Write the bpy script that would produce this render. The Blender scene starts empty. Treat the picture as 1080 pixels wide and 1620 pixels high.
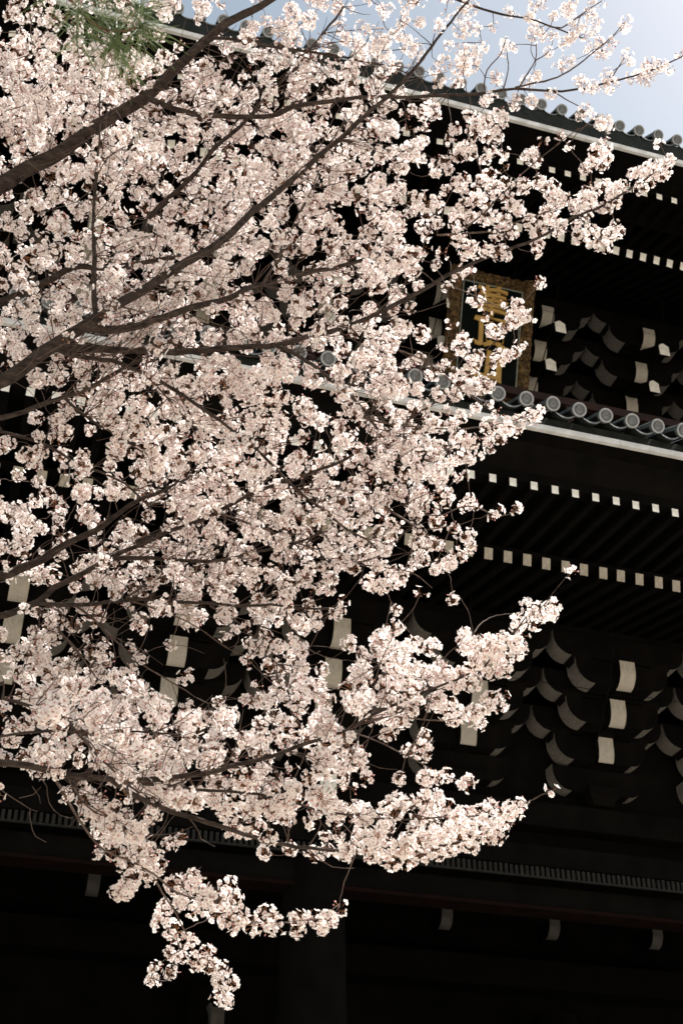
import bpy, math, random
import numpy as np
from mathutils import Vector, Matrix

# ------------------------------------------------------------------ scene, camera, light
scn = bpy.context.scene
col = scn.collection
R = math.radians
rng = np.random.default_rng(11)
random.seed(11)

F_PX = 2000.0                      # focal length in photo pixels (photo 1080 x 1620)
PITCH = math.atan(1405.1 / F_PX)
YAW = R(16.9205)
CAM_H = 1.6
SUN_AZ, SUN_EL = R(94), R(57)      # azimuth from +Y (into the gate) towards +X
EXPOSURE = 0.86

cam_d = bpy.data.cameras.new('camera')
cam_d.sensor_fit = 'HORIZONTAL'
cam_d.sensor_width = 36.0
cam_d.lens = 36.0 * F_PX / 1080.0
cam_d.clip_start = 0.05
cam_d.clip_end = 3000
cam_d.dof.use_dof = True
cam_d.dof.focus_distance = 6.6
cam_d.dof.aperture_fstop = cam_d.lens / 1000.0 / 0.007
cam = bpy.data.objects.new('camera', cam_d)
cam.location = (0, 0, CAM_H)
cam.rotation_euler = (math.pi / 2 + PITCH, 0, -YAW)
col.objects.link(cam)
scn.camera = cam

world = bpy.data.worlds.new('World')
scn.world = world
world.use_nodes = True
wn = world.node_tree
bg = wn.nodes['Background']
sky = wn.nodes.new('ShaderNodeTexSky')
sky.sky_type = 'NISHITA'
sky.sun_disc = False
sky.sun_elevation = SUN_EL
sky.sun_rotation = SUN_AZ
sky.air_density = 1.0
sky.dust_density = 3.0
sky.ozone_density = 0.6
hs_ = wn.nodes.new('ShaderNodeHueSaturation')        # a hazy spring sky: less saturated
hs_.inputs['Saturation'].default_value = 0.72
hs_.inputs['Hue'].default_value = 0.472
hs_.inputs['Value'].default_value = 0.76
wn.links.new(sky.outputs[0], hs_.inputs['Color'])
wn.links.new(hs_.outputs[0], bg.inputs[0])
bg.inputs[1].default_value = 0.12

sun_d = bpy.data.lights.new('sun', 'SUN')
sun_d.energy = 4.9
sun_d.angle = R(0.5)
sun_d.color = (1.0, 0.965, 0.91)
sun = bpy.data.objects.new('sun', sun_d)
sv = Vector((math.sin(SUN_AZ) * math.cos(SUN_EL), math.cos(SUN_AZ) * math.cos(SUN_EL), math.sin(SUN_EL)))
sun.rotation_euler = sv.to_track_quat('Z', 'Y').to_euler()
sun.location = sv * 60
col.objects.link(sun)

scn.view_settings.view_transform = 'Standard'
scn.view_settings.look = 'None'
scn.view_settings.gamma = 1.0
scn.view_settings.use_curve_mapping = False
scn.view_settings.exposure = EXPOSURE
scn.render.engine = 'CYCLES'
scn.cycles.max_bounces = 8
scn.cycles.diffuse_bounces = 5


# ------------------------------------------------------------------ pixel -> place
cp, sp, cy, sy = math.cos(PITCH), math.sin(PITCH), math.cos(YAW), math.sin(YAW)


def atz(x, y, z):
    """photo pixel at distance z along the optical axis"""
    r, u, w = (x - 540) * z / F_PX, (810 - y) * z / F_PX, z
    up = u * cp + w * sp
    fw = w * cp - u * sp
    return np.array([r * cy + fw * sy, fw * cy - r * sy, up + CAM_H])


def at_y(x, y, Y):
    d = atz(x, y, 1.0) - np.array([0, 0, CAM_H])
    return d * Y / d[1] + np.array([0, 0, CAM_H])


# ------------------------------------------------------------------ materials
def new_mat(name):
    m = bpy.data.materials.new(name)
    m.use_nodes = True
    nt = m.node_tree
    return m, nt, nt.nodes, nt.links, nt.nodes['Principled BSDF']


def noisy(name, c0, c1, scale=6.0, rough=0.8, bump=0.0, stretch=(1, 1, 1), detail=6.0, spec=0.3, bscale=None, lo=0.3, hi=0.7):
    m, nt, N, L, b = new_mat(name)
    tc = N.new('ShaderNodeTexCoord')
    mp = N.new('ShaderNodeMapping')
    mp.inputs['Scale'].default_value = stretch
    L.new(tc.outputs['Object'], mp.inputs[0])
    no = N.new('ShaderNodeTexNoise')
    no.inputs['Scale'].default_value = scale
    no.inputs['Detail'].default_value = detail
    L.new(mp.outputs[0], no.inputs['Vector'])
    cr = N.new('ShaderNodeValToRGB')
    cr.color_ramp.elements[0].position = lo
    cr.color_ramp.elements[1].position = hi
    cr.color_ramp.elements[0].color = (*c0, 1)
    cr.color_ramp.elements[1].color = (*c1, 1)
    L.new(no.outputs[0], cr.inputs[0])
    L.new(cr.outputs[0], b.inputs['Base Color'])
    b.inputs['Roughness'].default_value = rough
    b.inputs['Specular IOR Level'].default_value = spec
    if bump:
        n2 = N.new('ShaderNodeTexNoise')
        n2.inputs['Scale'].default_value = bscale or scale * 4
        n2.inputs['Detail'].default_value = 8
        L.new(mp.outputs[0], n2.inputs['Vector'])
        bp = N.new('ShaderNodeBump')
        bp.inputs['Strength'].default_value = bump
        bp.inputs['Distance'].default_value = 0.02
        L.new(n2.outputs[0], bp.inputs['Height'])
        L.new(bp.outputs[0], b.inputs['Normal'])
    return m


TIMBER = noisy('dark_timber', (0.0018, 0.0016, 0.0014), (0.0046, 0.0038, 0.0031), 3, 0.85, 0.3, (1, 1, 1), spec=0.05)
TIMBER_R = noisy('red_brown_timber', (0.014, 0.006, 0.004), (0.030, 0.012, 0.008), 4, 0.75, 0.3, spec=0.2)
TIMBER_E = noisy('dark_red_edge', (0.005, 0.0026, 0.002), (0.010, 0.004, 0.003), 4, 0.8, spec=0.05)
WHITE = noisy('white_gofun_paint', (0.56, 0.53, 0.47), (0.80, 0.78, 0.73), 9, 0.85, 0.15, (1, 1, 1), lo=0.25, hi=0.6)
WHITE_B = noisy('dull_white_paint', (0.27, 0.24, 0.20), (0.42, 0.385, 0.33), 7, 0.9, 0.2, (9, 9, 1), lo=0.25, hi=0.65)  # darker, warmer white with upright grain, for lower base rafters and jutting arms
STRIPW = noisy('white_eave_board_paint', (0.42, 0.41, 0.39), (0.62, 0.61, 0.60), 5, 0.85, 0.15, lo=0.25, hi=0.65)
TILE = noisy('grey_roof_tile', (0.045, 0.052, 0.050), (0.10, 0.115, 0.11), 8, 0.55, 0.3, spec=0.4)
TILE_D = noisy('tile_disc_face', (0.10, 0.105, 0.108), (0.17, 0.175, 0.18), 14, 0.6, 0.3, spec=0.4)
TILE_RIM = noisy('tile_disc_rim', (0.24, 0.245, 0.25), (0.36, 0.365, 0.37), 14, 0.6, 0.3, spec=0.4)
TILE_K = noisy('dark_tile_bed', (0.010, 0.012, 0.011), (0.022, 0.025, 0.023), 8, 0.8, 0.3, spec=0.1)  # near-black tile tone: batten, and pendant tiles behind their hanging face
COMB = noisy('weathered_ribs', (0.007, 0.007, 0.0065), (0.019, 0.018, 0.016), 10, 0.85)
GOLD = noisy('gilded_lettering', (0.36, 0.21, 0.05), (0.50, 0.31, 0.085), 8, 0.55, 0.2, spec=0.4)
GOLDF = noisy('worn_gilded_carving', (0.022, 0.012, 0.006), (0.20, 0.12, 0.042), 16, 0.6, 0.5, spec=0.35, lo=0.35, hi=0.7)
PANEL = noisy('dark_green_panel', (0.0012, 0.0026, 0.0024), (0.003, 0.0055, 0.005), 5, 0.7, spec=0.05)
PALEB = noisy('pale_green_border', (0.13, 0.145, 0.12), (0.23, 0.24, 0.20), 10, 0.7)
BARK = noisy('cherry_bark', (0.022, 0.015, 0.012), (0.075, 0.056, 0.046), 14, 0.85, 0.9, (1, 1, 3), spec=0.15, bscale=50)
TWIGM = noisy('twig_bark', (0.045, 0.026, 0.020), (0.115, 0.078, 0.062), 30, 0.7, 0.3, spec=0.3)
PINEB = noisy('pine_bark', (0.09, 0.045, 0.028), (0.20, 0.11, 0.07), 20, 0.85, 0.8, bscale=60)
NEEDLE = noisy('pine_needles', (0.06, 0.105, 0.03), (0.20, 0.25, 0.11), 40, 0.45, spec=0.4)
GROUND = noisy('pale_gravel', (0.36, 0.32, 0.26), (0.52, 0.475, 0.40), 1.5, 0.95, 0.4, bscale=40)
STONE = noisy('podium_stone', (0.22, 0.21, 0.19), (0.36, 0.34, 0.31), 3, 0.9, 0.4)


def petal_material():
    m, nt, N, L, b = new_mat('petals')
    N.remove(b)
    out = N['Material Output']
    at = N.new('ShaderNodeAttribute')
    at.attribute_name = 'rad'
    cr = N.new('ShaderNodeValToRGB')
    e = cr.color_ramp.elements
    e[0].position, e[0].color = 0.10, (0.74, 0.40, 0.42, 1)
    e[1].position, e[1].color = 0.34, (0.955, 0.92, 0.90, 1)
    L.new(at.outputs['Fac'], cr.inputs[0])
    geo = N.new('ShaderNodeNewGeometry')
    cr2 = N.new('ShaderNodeValToRGB')
    cr2.color_ramp.elements[0].color = (0.95, 0.90, 0.89, 1)
    cr2.color_ramp.elements[1].color = (1.0, 0.99, 0.965, 1)
    L.new(geo.outputs['Random Per Island'], cr2.inputs[0])
    mx = N.new('ShaderNodeMix')
    mx.data_type = 'RGBA'
    mx.blend_type = 'MULTIPLY'
    mx.inputs[0].default_value = 1.0
    L.new(cr.outputs[0], mx.inputs[6])
    L.new(cr2.outputs[0], mx.inputs[7])
    di = N.new('ShaderNodeBsdfDiffuse')
    tr = N.new('ShaderNodeBsdfTranslucent')
    L.new(mx.outputs[2], di.inputs[0])
    L.new(mx.outputs[2], tr.inputs[0])
    ms = N.new('ShaderNodeMixShader')
    ms.inputs[0].default_value = 0.48
    L.new(di.outputs[0], ms.inputs[1])
    L.new(tr.outputs[0], ms.inputs[2])
    L.new(ms.outputs[0], out.inputs[0])
    return m


PETAL = petal_material()
STAMEN = noisy('flower_heart', (0.42, 0.13, 0.12), (0.62, 0.33, 0.16), 60, 0.7)
CALYX = noisy('calyx_and_stalk', (0.26, 0.085, 0.045), (0.36, 0.18, 0.075), 40, 0.6)
BUD = noisy('pink_buds', (0.66, 0.27, 0.29), (0.80, 0.50, 0.50), 40, 0.6)
FLOWER_MATS = [PETAL, STAMEN, CALYX, BUD]


# ------------------------------------------------------------------ mesh helpers
def mesh_obj(name, verts, faces, mats, parent=None, fm=None, smooth=False):
    me = bpy.data.meshes.new(name)
    me.from_pydata([tuple(map(float, v)) for v in verts], [], [tuple(f) for f in faces])
    for m in (mats if isinstance(mats, (list, tuple)) else [mats]):
        me.materials.append(m)
    if fm is not None:
        me.polygons.foreach_set('material_index', fm)
    if smooth:
        me.polygons.foreach_set('use_smooth', [True] * len(me.polygons))
    me.update()
    o = bpy.data.objects.new(name, me)
    col.objects.link(o)
    if parent:
        o.parent = parent
    return o


def inst(o, loc, parent, rot=None, scale=None):
    """another object that shares o's mesh"""
    c = o.copy()
    col.objects.link(c)
    c.parent = parent
    c.location = loc
    if rot is not None:
        c.rotation_euler = rot
    if scale is not None:
        c.scale = scale
    return c


class Repeat:
    """first call places the prototype itself, later calls place copies"""
    def __init__(self, o):
        self.o, self.used = o, False

    def __call__(self, loc, parent, rot=None, scale=None):
        if not self.used:
            self.used = True
            o = self.o
            o.parent = parent
            o.location = loc
            if rot is not None:
                o.rotation_euler = rot
            if scale is not None:
                o.scale = scale
            return o
        return inst(self.o, loc, parent, rot if rot is not None else (0, 0, 0), scale if scale is not None else (1, 1, 1))


def empty(name, loc=(0, 0, 0), parent=None):
    o = bpy.data.objects.new(name, None)
    o.location = loc
    o.empty_display_size = 0.3
    col.objects.link(o)
    if parent:
        o.parent = parent
    return o


BOXF = [(0, 3, 2, 1), (4, 5, 6, 7), (0, 1, 5, 4), (1, 2, 6, 5), (2, 3, 7, 6), (3, 0, 4, 7)]


def boxv(x0, x1, y0, y1, z0, z1):
    return [(x0, y0, z0), (x1, y0, z0), (x1, y1, z0), (x0, y1, z0), (x0, y0, z1), (x1, y0, z1), (x1, y1, z1), (x0, y1, z1)]


def box(name, x0, x1, y0, y1, z0, z1, mat, parent=None):
    c = ((x0 + x1) / 2, (y0 + y1) / 2, (z0 + z1) / 2)
    o = mesh_obj(name, boxv(x0 - c[0], x1 - c[0], y0 - c[1], y1 - c[1], z0 - c[2], z1 - c[2]), BOXF, mat, parent)
    o.location = c
    return o


def extrude_x(name, prof, x0, x1, mat, parent=None, fm=None):
    """closed (y, z) outline pulled along x"""
    n = len(prof)
    v = [(x0, y, z) for y, z in prof] + [(x1, y, z) for y, z in prof]
    f = [tuple(range(n)), tuple(range(2 * n - 1, n - 1, -1))]
    f += [(i, i + n, (i + 1) % n + n, (i + 1) % n) for i in range(n)]
    return mesh_obj(name, v, f, mat, parent, fm)


def lathe(prof, seg=20, axis='y'):
    """profile (r, h) turned about an axis; returns verts, faces"""
    v, f = [], []
    for r, h in prof:
        for i in range(seg):
            a = 2 * math.pi * i / seg
            c, s = r * math.cos(a), r * math.sin(a)
            v.append((c, h, s) if axis == 'y' else (c, s, h))
    for k in range(len(prof) - 1):
        for i in range(seg):
            j = (i + 1) % seg
            f.append((k * seg + i, k * seg + j, (k + 1) * seg + j, (k + 1) * seg + i))
    return v, f


# ------------------------------------------------------------------ ground
n = 40
gv, gf = [], []
for i in range(n + 1):
    for j in range(n + 1):
        x, y = (i / n - 0.5) * 1600, (j / n - 0.5) * 1600
        gv.append((x, y, 0.0))
for i in range(n):
    for j in range(n):
        a = i * (n + 1) + j
        gf.append((a, a + n + 1, a + n + 2, a + 1))
g = mesh_obj('ground', gv, gf, GROUND)
g['kind'] = 'structure'
g['label'] = 'pale gravel forecourt in front of the gate'

# ------------------------------------------------------------------ the gate
GX0, GX1 = -12.0, 27.0             # length of gate that is built
SET0, SETP = 0.07, 2.102           # first bracket set, spacing
XC = SET0 + 3.5 * SETP             # middle of the gate
gate = empty('temple_gate', (XC, 15.3, 0))
gate['label'] = 'two-storey dark timber temple gate with white-tipped rafters and grey tiled eaves'
gate['category'] = 'gate'
GL = Vector((XC, 15.3, 0))


def G(o):
    """make o a part of the gate, keeping its place in the world"""
    o.parent = gate
    o.location = Vector(o.location) - GL
    return o


def disc_tile(name):
    """round eave-end tile: rim, sunk field, three swirls, and the cover tile behind it"""
    r = 0.090
    v, f = lathe([(r, 0.05), (r, 0.0), (r * 0.97, -0.008), (r * 0.80, -0.008), (r * 0.77, 0.006), (r * 0.60, 0.006), (r * 0.57, -0.001), (r * 0.53, 0.007), (0.002, 0.007)], 20)
    fm = []
    mi = [0, 1, 1, 1, 2, 2, 2, 2]
    for k in range(8):
        fm += [mi[k]] * 20
    for k in range(3):                                   # swirls
        a0 = k * 2 * math.pi / 3
        base = len(v)
        m = 6
        for i in range(m + 1):
            t = i / m
            a = a0 + t * 3.3
            rr = r * (0.16 + 0.30 * t)
            w = r * 0.13 * (1 - t) ** 0.6 + 0.001
            for d in (-w, w):
                v.append(((rr + d) * math.cos(a), 0.0, (rr + d) * math.sin(a)))
        for i in range(m):
            b = base + i * 2
            f.append((b, b + 1, b + 3, b + 2))
            fm.append(2)
    base = len(v)                                        # half round cover tile running up the roof
    for t, yy in ((0, 0.05), (1, 1.3)):
        for i in range(9):
            a = math.pi * i / 8
            v.append((r * 0.93 * math.cos(a), yy, r * 0.93 * math.sin(a)))
    for i in range(8):
        f.append((base + i, base + i + 1, base + 9 + i + 1, base + 9 + i))
        fm.append(0)
    return mesh_obj(name, v, f, [TILE, TILE_RIM, TILE_D], None, fm)


def pendant_tile(name, w):
    """sagging eave tile between two round ones: a hanging face and a dished plate behind"""
    v, f = [], []
    m = 8
    for i in range(m + 1):
        t = i / m * 2 - 1
        x = t * w / 2
        z = -0.055 * (1 - t * t)
        d = 0.014 + 0.012 * (1 - t * t)
        v += [(x, 0, z), (x, 0, z - d), (x, 0.014, z - d), (x, 0.95, z + 0.43), (x, 0.95, z + 0.405)]
    for i in range(m):
        a, b = i * 5, i * 5 + 5
        f += [(a, a + 1, b + 1, b), (a + 1, a + 2, b + 2, b + 1), (a, b, b + 3, a + 3), (a + 2, a + 4, b + 4, b + 2)]
    fm = []
    for i in range(m):
        fm += [1, 2, 2, 2]
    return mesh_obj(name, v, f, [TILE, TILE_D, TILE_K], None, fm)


def rafter(name, w, h, length, slope, mat_end):
    """timber running inward and upward from its painted end"""
    c, s = math.cos(slope), math.sin(slope)
    v = []
    for t in (0, length):
        for dx, dz in ((-w / 2, -h / 2), (w / 2, -h / 2), (w / 2, h / 2), (-w / 2, h / 2)):
            v.append((dx, t * c - dz * s, t * s + dz * c))
    f = [(0, 1, 2, 3), (7, 6, 5, 4), (0, 4, 5, 1), (1, 5, 6, 2), (2, 6, 7, 3), (3, 7, 4, 0)]
    return mesh_obj(name, v, f, [TIMBER, mat_end], None, [1, 0, 0, 0, 0, 0])


def eaves(roof, Yo, Zo, wo, ho, xo, m, so, Yi, Zi, wi, hi, si, fan, Ys, Zs0, Zs1, Yt, Zt, xt, mt, xr, end_o, end_i, wallY, tile_tilt):
    to, ti = math.tan(so), math.tan(si)
    fo = Repeat(rafter('flying_rafter', wo, ho, (Yi + 0.9 - Yo) / math.cos(so), so, end_o))
    bi = Repeat(rafter('base_rafter', wi, hi, (wallY - Yi) / math.cos(si), si, end_i))
    k0, k1 = int(math.floor((xr[0] - xo) / m)), int(math.ceil((xr[1] - xo) / m))
    for k in range(k0, k1 + 1):
        x = xo + k * m
        xi = XC + (x - XC) * fan
        a = math.atan2((x - xi), (Yi - Yo)) if fan != 1 else 0.0
        ja, jb, jc = random.gauss(0, 0.003), random.gauss(0, 0.003), random.gauss(0, 0.003)
        fo((x - XC + ja, Yo - 15.3, Zo + jb), roof, (0, 0, a))
        bi((xi - XC + jb, Yi - 15.3, Zi + jc), roof, (0, 0, a))
    X0, X1 = GX0, GX1
    G(box('eave_beam', X0, X1, Yo + 0.03, Yo + 0.20, Zo + ho / 2 + 0.008, Zs0 + 0.01, TIMBER)).parent = roof
    G(box('eave_underboard', X0, X1, Ys + 0.052, Yo + 0.75, Zs0 + 0.012, Zs1 + 0.05, TIMBER)).parent = roof
    # white edge board in lengths
    x = xr[0]
    while x < xr[1]:
        l = random.uniform(2.6, 3.8)
        G(box('eave_edge_board', x + 0.002, x + l - 0.002, Ys + random.uniform(-0.003, 0.003), Ys + 0.05, Zs0, Zs1, STRIPW)).parent = roof
        x += l
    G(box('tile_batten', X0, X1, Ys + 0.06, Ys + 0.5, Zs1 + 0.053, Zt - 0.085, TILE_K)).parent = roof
    # beam on the ends of the base rafters
    G(box('rafter_end_beam', X0, X1, Yi + 0.05, Yi + 0.19, Zi + hi / 2 + 0.02, Zo + (Yi + 0.1 - Yo) * to - ho / 2 - 0.008, TIMBER)).parent = roof
    dt = Repeat(disc_tile('cover_tile'))
    pt = Repeat(pendant_tile('pendant_tile', mt - 0.09))
    k0, k1 = int(math.floor((xr[0] - xt) / mt)), int(math.ceil((xr[1] - xt) / mt))
    for k in range(k0, k1 + 1):
        x = xt + k * mt
        dt((x - XC + random.gauss(0, 0.004), Yt - 15.3 + random.gauss(0, 0.004), Zt + random.gauss(0, 0.004)), roof,
           (tile_tilt + random.gauss(0, 0.015), random.gauss(0, 0.12), random.gauss(0, 0.03)))
        pt((x + mt / 2 - XC, Yt + 0.045 - 15.3, Zt - 0.055 + random.gauss(0, 0.003)), roof)


# --- lower roof
YO, ZO, YI, ZI = 10.72, 10.325, 12.13, 10.266
so, si = math.atan(0.12), math.atan(0.25)
lower = extrude_x('lower_roof', [(10.32, 10.90), (10.32, 10.96), (16.55, 13.85), (16.55, 11.55), (12.5, 10.66), (10.85, 10.44)][::-1], GX0 - XC, GX1 - XC, TIMBER)
lower.data.transform(Matrix.Translation((0, -15.3, 0)))
lower.parent = gate
XR = (-6.2, 20.5)
P = at_y(958.5, 656.7, 10.1)
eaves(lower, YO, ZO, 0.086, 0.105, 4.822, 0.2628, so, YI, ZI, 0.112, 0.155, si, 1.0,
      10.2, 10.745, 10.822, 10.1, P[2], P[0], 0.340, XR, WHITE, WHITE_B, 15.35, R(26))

# --- upper roof (its rafters fan out)
UYO, UZO, UYI, UZI = 11.39, 17.10, 12.7, 17.20
uso, usi = math.atan(0.25), math.atan(0.50)
upper = extrude_x('upper_roof', [(10.92, 17.40), (10.92, 17.60), (20.5, 23.9), (20.5, 21.0), (13.0, 17.66), (11.5, 17.24)][::-1], GX0 - XC, GX1 - XC, TIMBER)
upper.data.transform(Matrix.Translation((0, -15.3, 0)))
upper.parent = gate
P2 = at_y(1011.3, 205.3, 10.8)
eaves(upper, UYO, UZO, 0.098, 0.098, 6.06, 0.2628, uso, UYI, UZI, 0.112, 0.135, usi, 0.945,
      10.8, 17.235, 17.325, 10.8, P2[2], P2[0], 0.331, (-5.0, 20.5), WHITE, WHITE, 16.4, R(30))


# --- bracket sets
def arm_x(name, half, h, d, mat_end):
    """bracket arm along the wall: both ends swept up in a painted curve"""
    pts = []
    m = 7
    cl = 0.27
    for i in range(m + 1):                     # right end, from bottom inward to top outward
        t = i / m * math.pi / 2
        pts.append((half - cl + cl * math.sin(t), -h / 2 + (h * 0.78) * (1 - math.cos(t))))
    right = pts + [(half, h / 2)]
    left = [(-x, z) for x, z in right][::-1]
    out = left + right                         # left top .. left bottom, right bottom .. right top
    n = len(out)
    v = [(x, -d / 2, z) for x, z in out] + [(x, d / 2, z) for x, z in out]
    f = [tuple(range(n)), tuple(range(2 * n - 1, n - 1, -1))]
    fm = [0, 0]
    for i in range(n):
        j = (i + 1) % n
        f.append((i, i + n, j + n, j))
        fm.append(0 if (i == len(left) - 1 or i == n - 1) else 1)
    return mesh_obj(name, v, f, [TIMBER, mat_end], None, fm)


def arm_y(name, length, w, h, mat_end):
    """arm that juts out of the wall: front end (y = 0) has a vertical painted face that sweeps under"""
    m = 6
    cl = 0.20
    out = [(0.0, h / 2), (0.0, h * 0.10)]
    for i in range(1, m + 1):
        t = i / m * math.pi / 2
        out.append((cl * (1 - math.cos(t)) * 1.0 + 0.03 * math.sin(t), h * 0.10 - (h * 0.6) * math.sin(t)))
    out += [(length, -h / 2), (length, h / 2)]
    n = len(out)
    v = [(-w / 2, y, z) for y, z in out] + [(w / 2, y, z) for y, z in out]
    f = [tuple(range(n))[::-1], tuple(range(n, 2 * n))]
    fm = [0, 0]
    for i in range(n):
        j = (i + 1) % n
        f.append((i, j, j + n, i + n))
        fm.append(1 if i < m + 1 else 0)
    return mesh_obj(name, v, f, [TIMBER, mat_end], None, fm)


def block(name, s, h):
    """bearing block: square head over a hollow-curved foot"""
    a, b = s / 2, s * 0.33
    v, f = [], []
    for hw, z in ((b, -h / 2), (b * 1.12, -h * 0.25), (a, 0.0), (a, h / 2)):
        v += [(-hw, -hw, z), (hw, -hw, z), (hw, hw, z), (-hw, hw, z)]
    f.append((3, 2, 1, 0))
    for k in range(3):
        for i in range(4):
            j = (i + 1) % 4
            f.append((k * 4 + i, k * 4 + j, k * 4 + 4 + j, k * 4 + 4 + i))
    f.append((12, 13, 14, 15))
    return mesh_obj(name, v, f, TIMBER)


def tail_rafter(name, length, w, h, slope):
    """slanting tail rafter with a five-sided painted end"""
    c, s = math.cos(slope), math.sin(slope)
    pr = [(-w / 2, -h / 2), (w / 2, -h / 2), (w / 2, h * 0.32), (0, h * 0.55), (-w / 2, h * 0.32)]
    v = []
    for t in (0, length):
        for dx, dz in pr:
            v.append((dx, t * c, t * s + dz))
    f = [(0, 1, 2, 3, 4), (9, 8, 7, 6, 5)] + [(i, i + 5, (i + 1) % 5 + 5, (i + 1) % 5) for i in range(5)]
    return mesh_obj(name, v, f, [TIMBER, WHITE], None, [1] + [0] * 6)


AH = 0.37
WHITE_C = noisy('shaded_white_paint', (0.075, 0.068, 0.06), (0.165, 0.15, 0.133), 6, 0.9, 0.2, (6, 6, 1), lo=0.25, hi=0.7)  # darker copy of the white paint: shade put into the arm-end colour
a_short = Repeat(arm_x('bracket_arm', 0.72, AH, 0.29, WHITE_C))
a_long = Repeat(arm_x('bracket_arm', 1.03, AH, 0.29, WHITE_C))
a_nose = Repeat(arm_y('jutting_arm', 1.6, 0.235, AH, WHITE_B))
blk = Repeat(block('bearing_block', 0.30, 0.17))
tailr = Repeat(tail_rafter('tail_rafter', 1.5, 0.20, 0.27, R(33)))


def bracket_set(x, ysteps, zlev, wall_y, tails=None):
    e = empty('bracket_set', (x - XC, wall_y - 15.3, zlev[0]), gate)
    for (yf, zc) in zip(ysteps, zlev):                  # inner to outer
        ly = yf + 0.30
        a_nose((0, yf - wall_y, zc - zlev[0]), e, None, (1, (wall_y + 0.1 - yf) / 1.6, 1))
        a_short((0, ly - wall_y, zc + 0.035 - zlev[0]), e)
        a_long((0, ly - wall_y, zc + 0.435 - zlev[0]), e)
        for bx in (-0.62, 0, 0.62):
            blk((bx, ly - wall_y, zc + 0.235 - zlev[0]), e)
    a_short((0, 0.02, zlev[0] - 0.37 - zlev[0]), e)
    blk((0, -0.02, -0.62), e, None, (1.6, 1.6, 1.5))
    if tails:
        for (yt, zt) in tails:
            tailr((0, yt - wall_y, zt - zlev[0]), e)
    return e


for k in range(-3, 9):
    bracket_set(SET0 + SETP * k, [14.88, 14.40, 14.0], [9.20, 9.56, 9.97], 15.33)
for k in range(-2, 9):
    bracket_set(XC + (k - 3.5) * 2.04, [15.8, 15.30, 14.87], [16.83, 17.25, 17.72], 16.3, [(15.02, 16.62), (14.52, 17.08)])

# beams of the lower storey
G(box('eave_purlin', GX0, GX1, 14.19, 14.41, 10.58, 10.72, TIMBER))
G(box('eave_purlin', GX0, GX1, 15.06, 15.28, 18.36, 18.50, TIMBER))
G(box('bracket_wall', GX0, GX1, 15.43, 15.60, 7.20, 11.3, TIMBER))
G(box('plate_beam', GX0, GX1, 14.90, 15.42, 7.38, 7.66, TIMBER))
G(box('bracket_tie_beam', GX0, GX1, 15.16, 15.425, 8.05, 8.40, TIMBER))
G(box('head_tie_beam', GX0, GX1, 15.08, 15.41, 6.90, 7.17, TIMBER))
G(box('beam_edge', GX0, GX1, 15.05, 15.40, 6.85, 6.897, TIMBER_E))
# ribbed strip in front of the plate beam
v, f = [], []
x = XR[0]
zc0 = at_y(860, 1389.8, 14.86)[2]
while x < XR[1]:
    b = len(v)
    hh = 0.145 + random.uniform(-0.006, 0.006)
    v += boxv(x, x + 0.040, 14.86 + random.uniform(-.004, .004), 14.885, zc0 + 0.02, zc0 + hh)
    f += [tuple(i + b for i in q) for q in BOXF]
    x += 0.074
b = len(v)
v += boxv(GX0, GX1, 14.85, 14.895, zc0, zc0 + 0.018)
f += [tuple(i + b for i in q) for q in BOXF]
o = G(mesh_obj('ribbed_strip', v, f, COMB))
o['kind'] = 'stuff'

# columns with base stones
v, f = lathe([(0.36, 7.2), (0.40, 6.6), (0.43, 5.0), (0.44, 1.5), (0.44, 0.78)], 28, 'z')
colm = Repeat(mesh_obj('column', v, f, TIMBER, None, None, True))
v, f = lathe([(0.02, 0.80), (0.46, 0.80), (0.62, 0.70), (0.66, 0.58), (0.66, 0.5)], 28, 'z')
bst = Repeat(mesh_obj('base_stone', v, f, STONE, None, None, True))
v, f = lathe([(0.30, 0.20), (0.30, 0.04), (0.16, 0.0), (0.13, -0.25), (0.13, -0.6)], 16, 'z')
WHITE_D = noisy('deep_shade_white_paint', (0.05, 0.046, 0.04), (0.10, 0.092, 0.08), 6, 0.9, 0.2)  # white paint darkened further: the gloom inside the gate is in its colour
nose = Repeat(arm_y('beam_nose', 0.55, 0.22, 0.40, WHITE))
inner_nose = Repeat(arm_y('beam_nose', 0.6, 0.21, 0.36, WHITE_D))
for k in (-4, -1, 2, 5, 8):
    for Y in (15.28, 21.6):
        c = colm((SET0 + SETP * k - XC, Y - 15.3, 0), gate)
        bst((0, 0, 0), c)
    nose((SET0 + SETP * k - XC, 14.62 - 15.3, 7.985), gate)
for k in range(-3, 9):
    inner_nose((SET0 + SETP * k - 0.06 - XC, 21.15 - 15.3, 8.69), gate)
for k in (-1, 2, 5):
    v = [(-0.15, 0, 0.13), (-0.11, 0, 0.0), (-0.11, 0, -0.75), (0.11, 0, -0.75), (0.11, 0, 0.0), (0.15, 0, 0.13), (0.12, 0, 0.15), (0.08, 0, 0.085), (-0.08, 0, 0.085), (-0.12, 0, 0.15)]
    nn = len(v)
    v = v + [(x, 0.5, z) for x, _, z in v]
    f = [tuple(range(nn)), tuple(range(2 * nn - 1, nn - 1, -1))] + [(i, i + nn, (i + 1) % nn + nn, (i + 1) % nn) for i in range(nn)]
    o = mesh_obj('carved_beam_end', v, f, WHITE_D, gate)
    o.location = (SET0 + SETP * k + 0.03 - XC, 21.0 - 15.3, 6.71)
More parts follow.
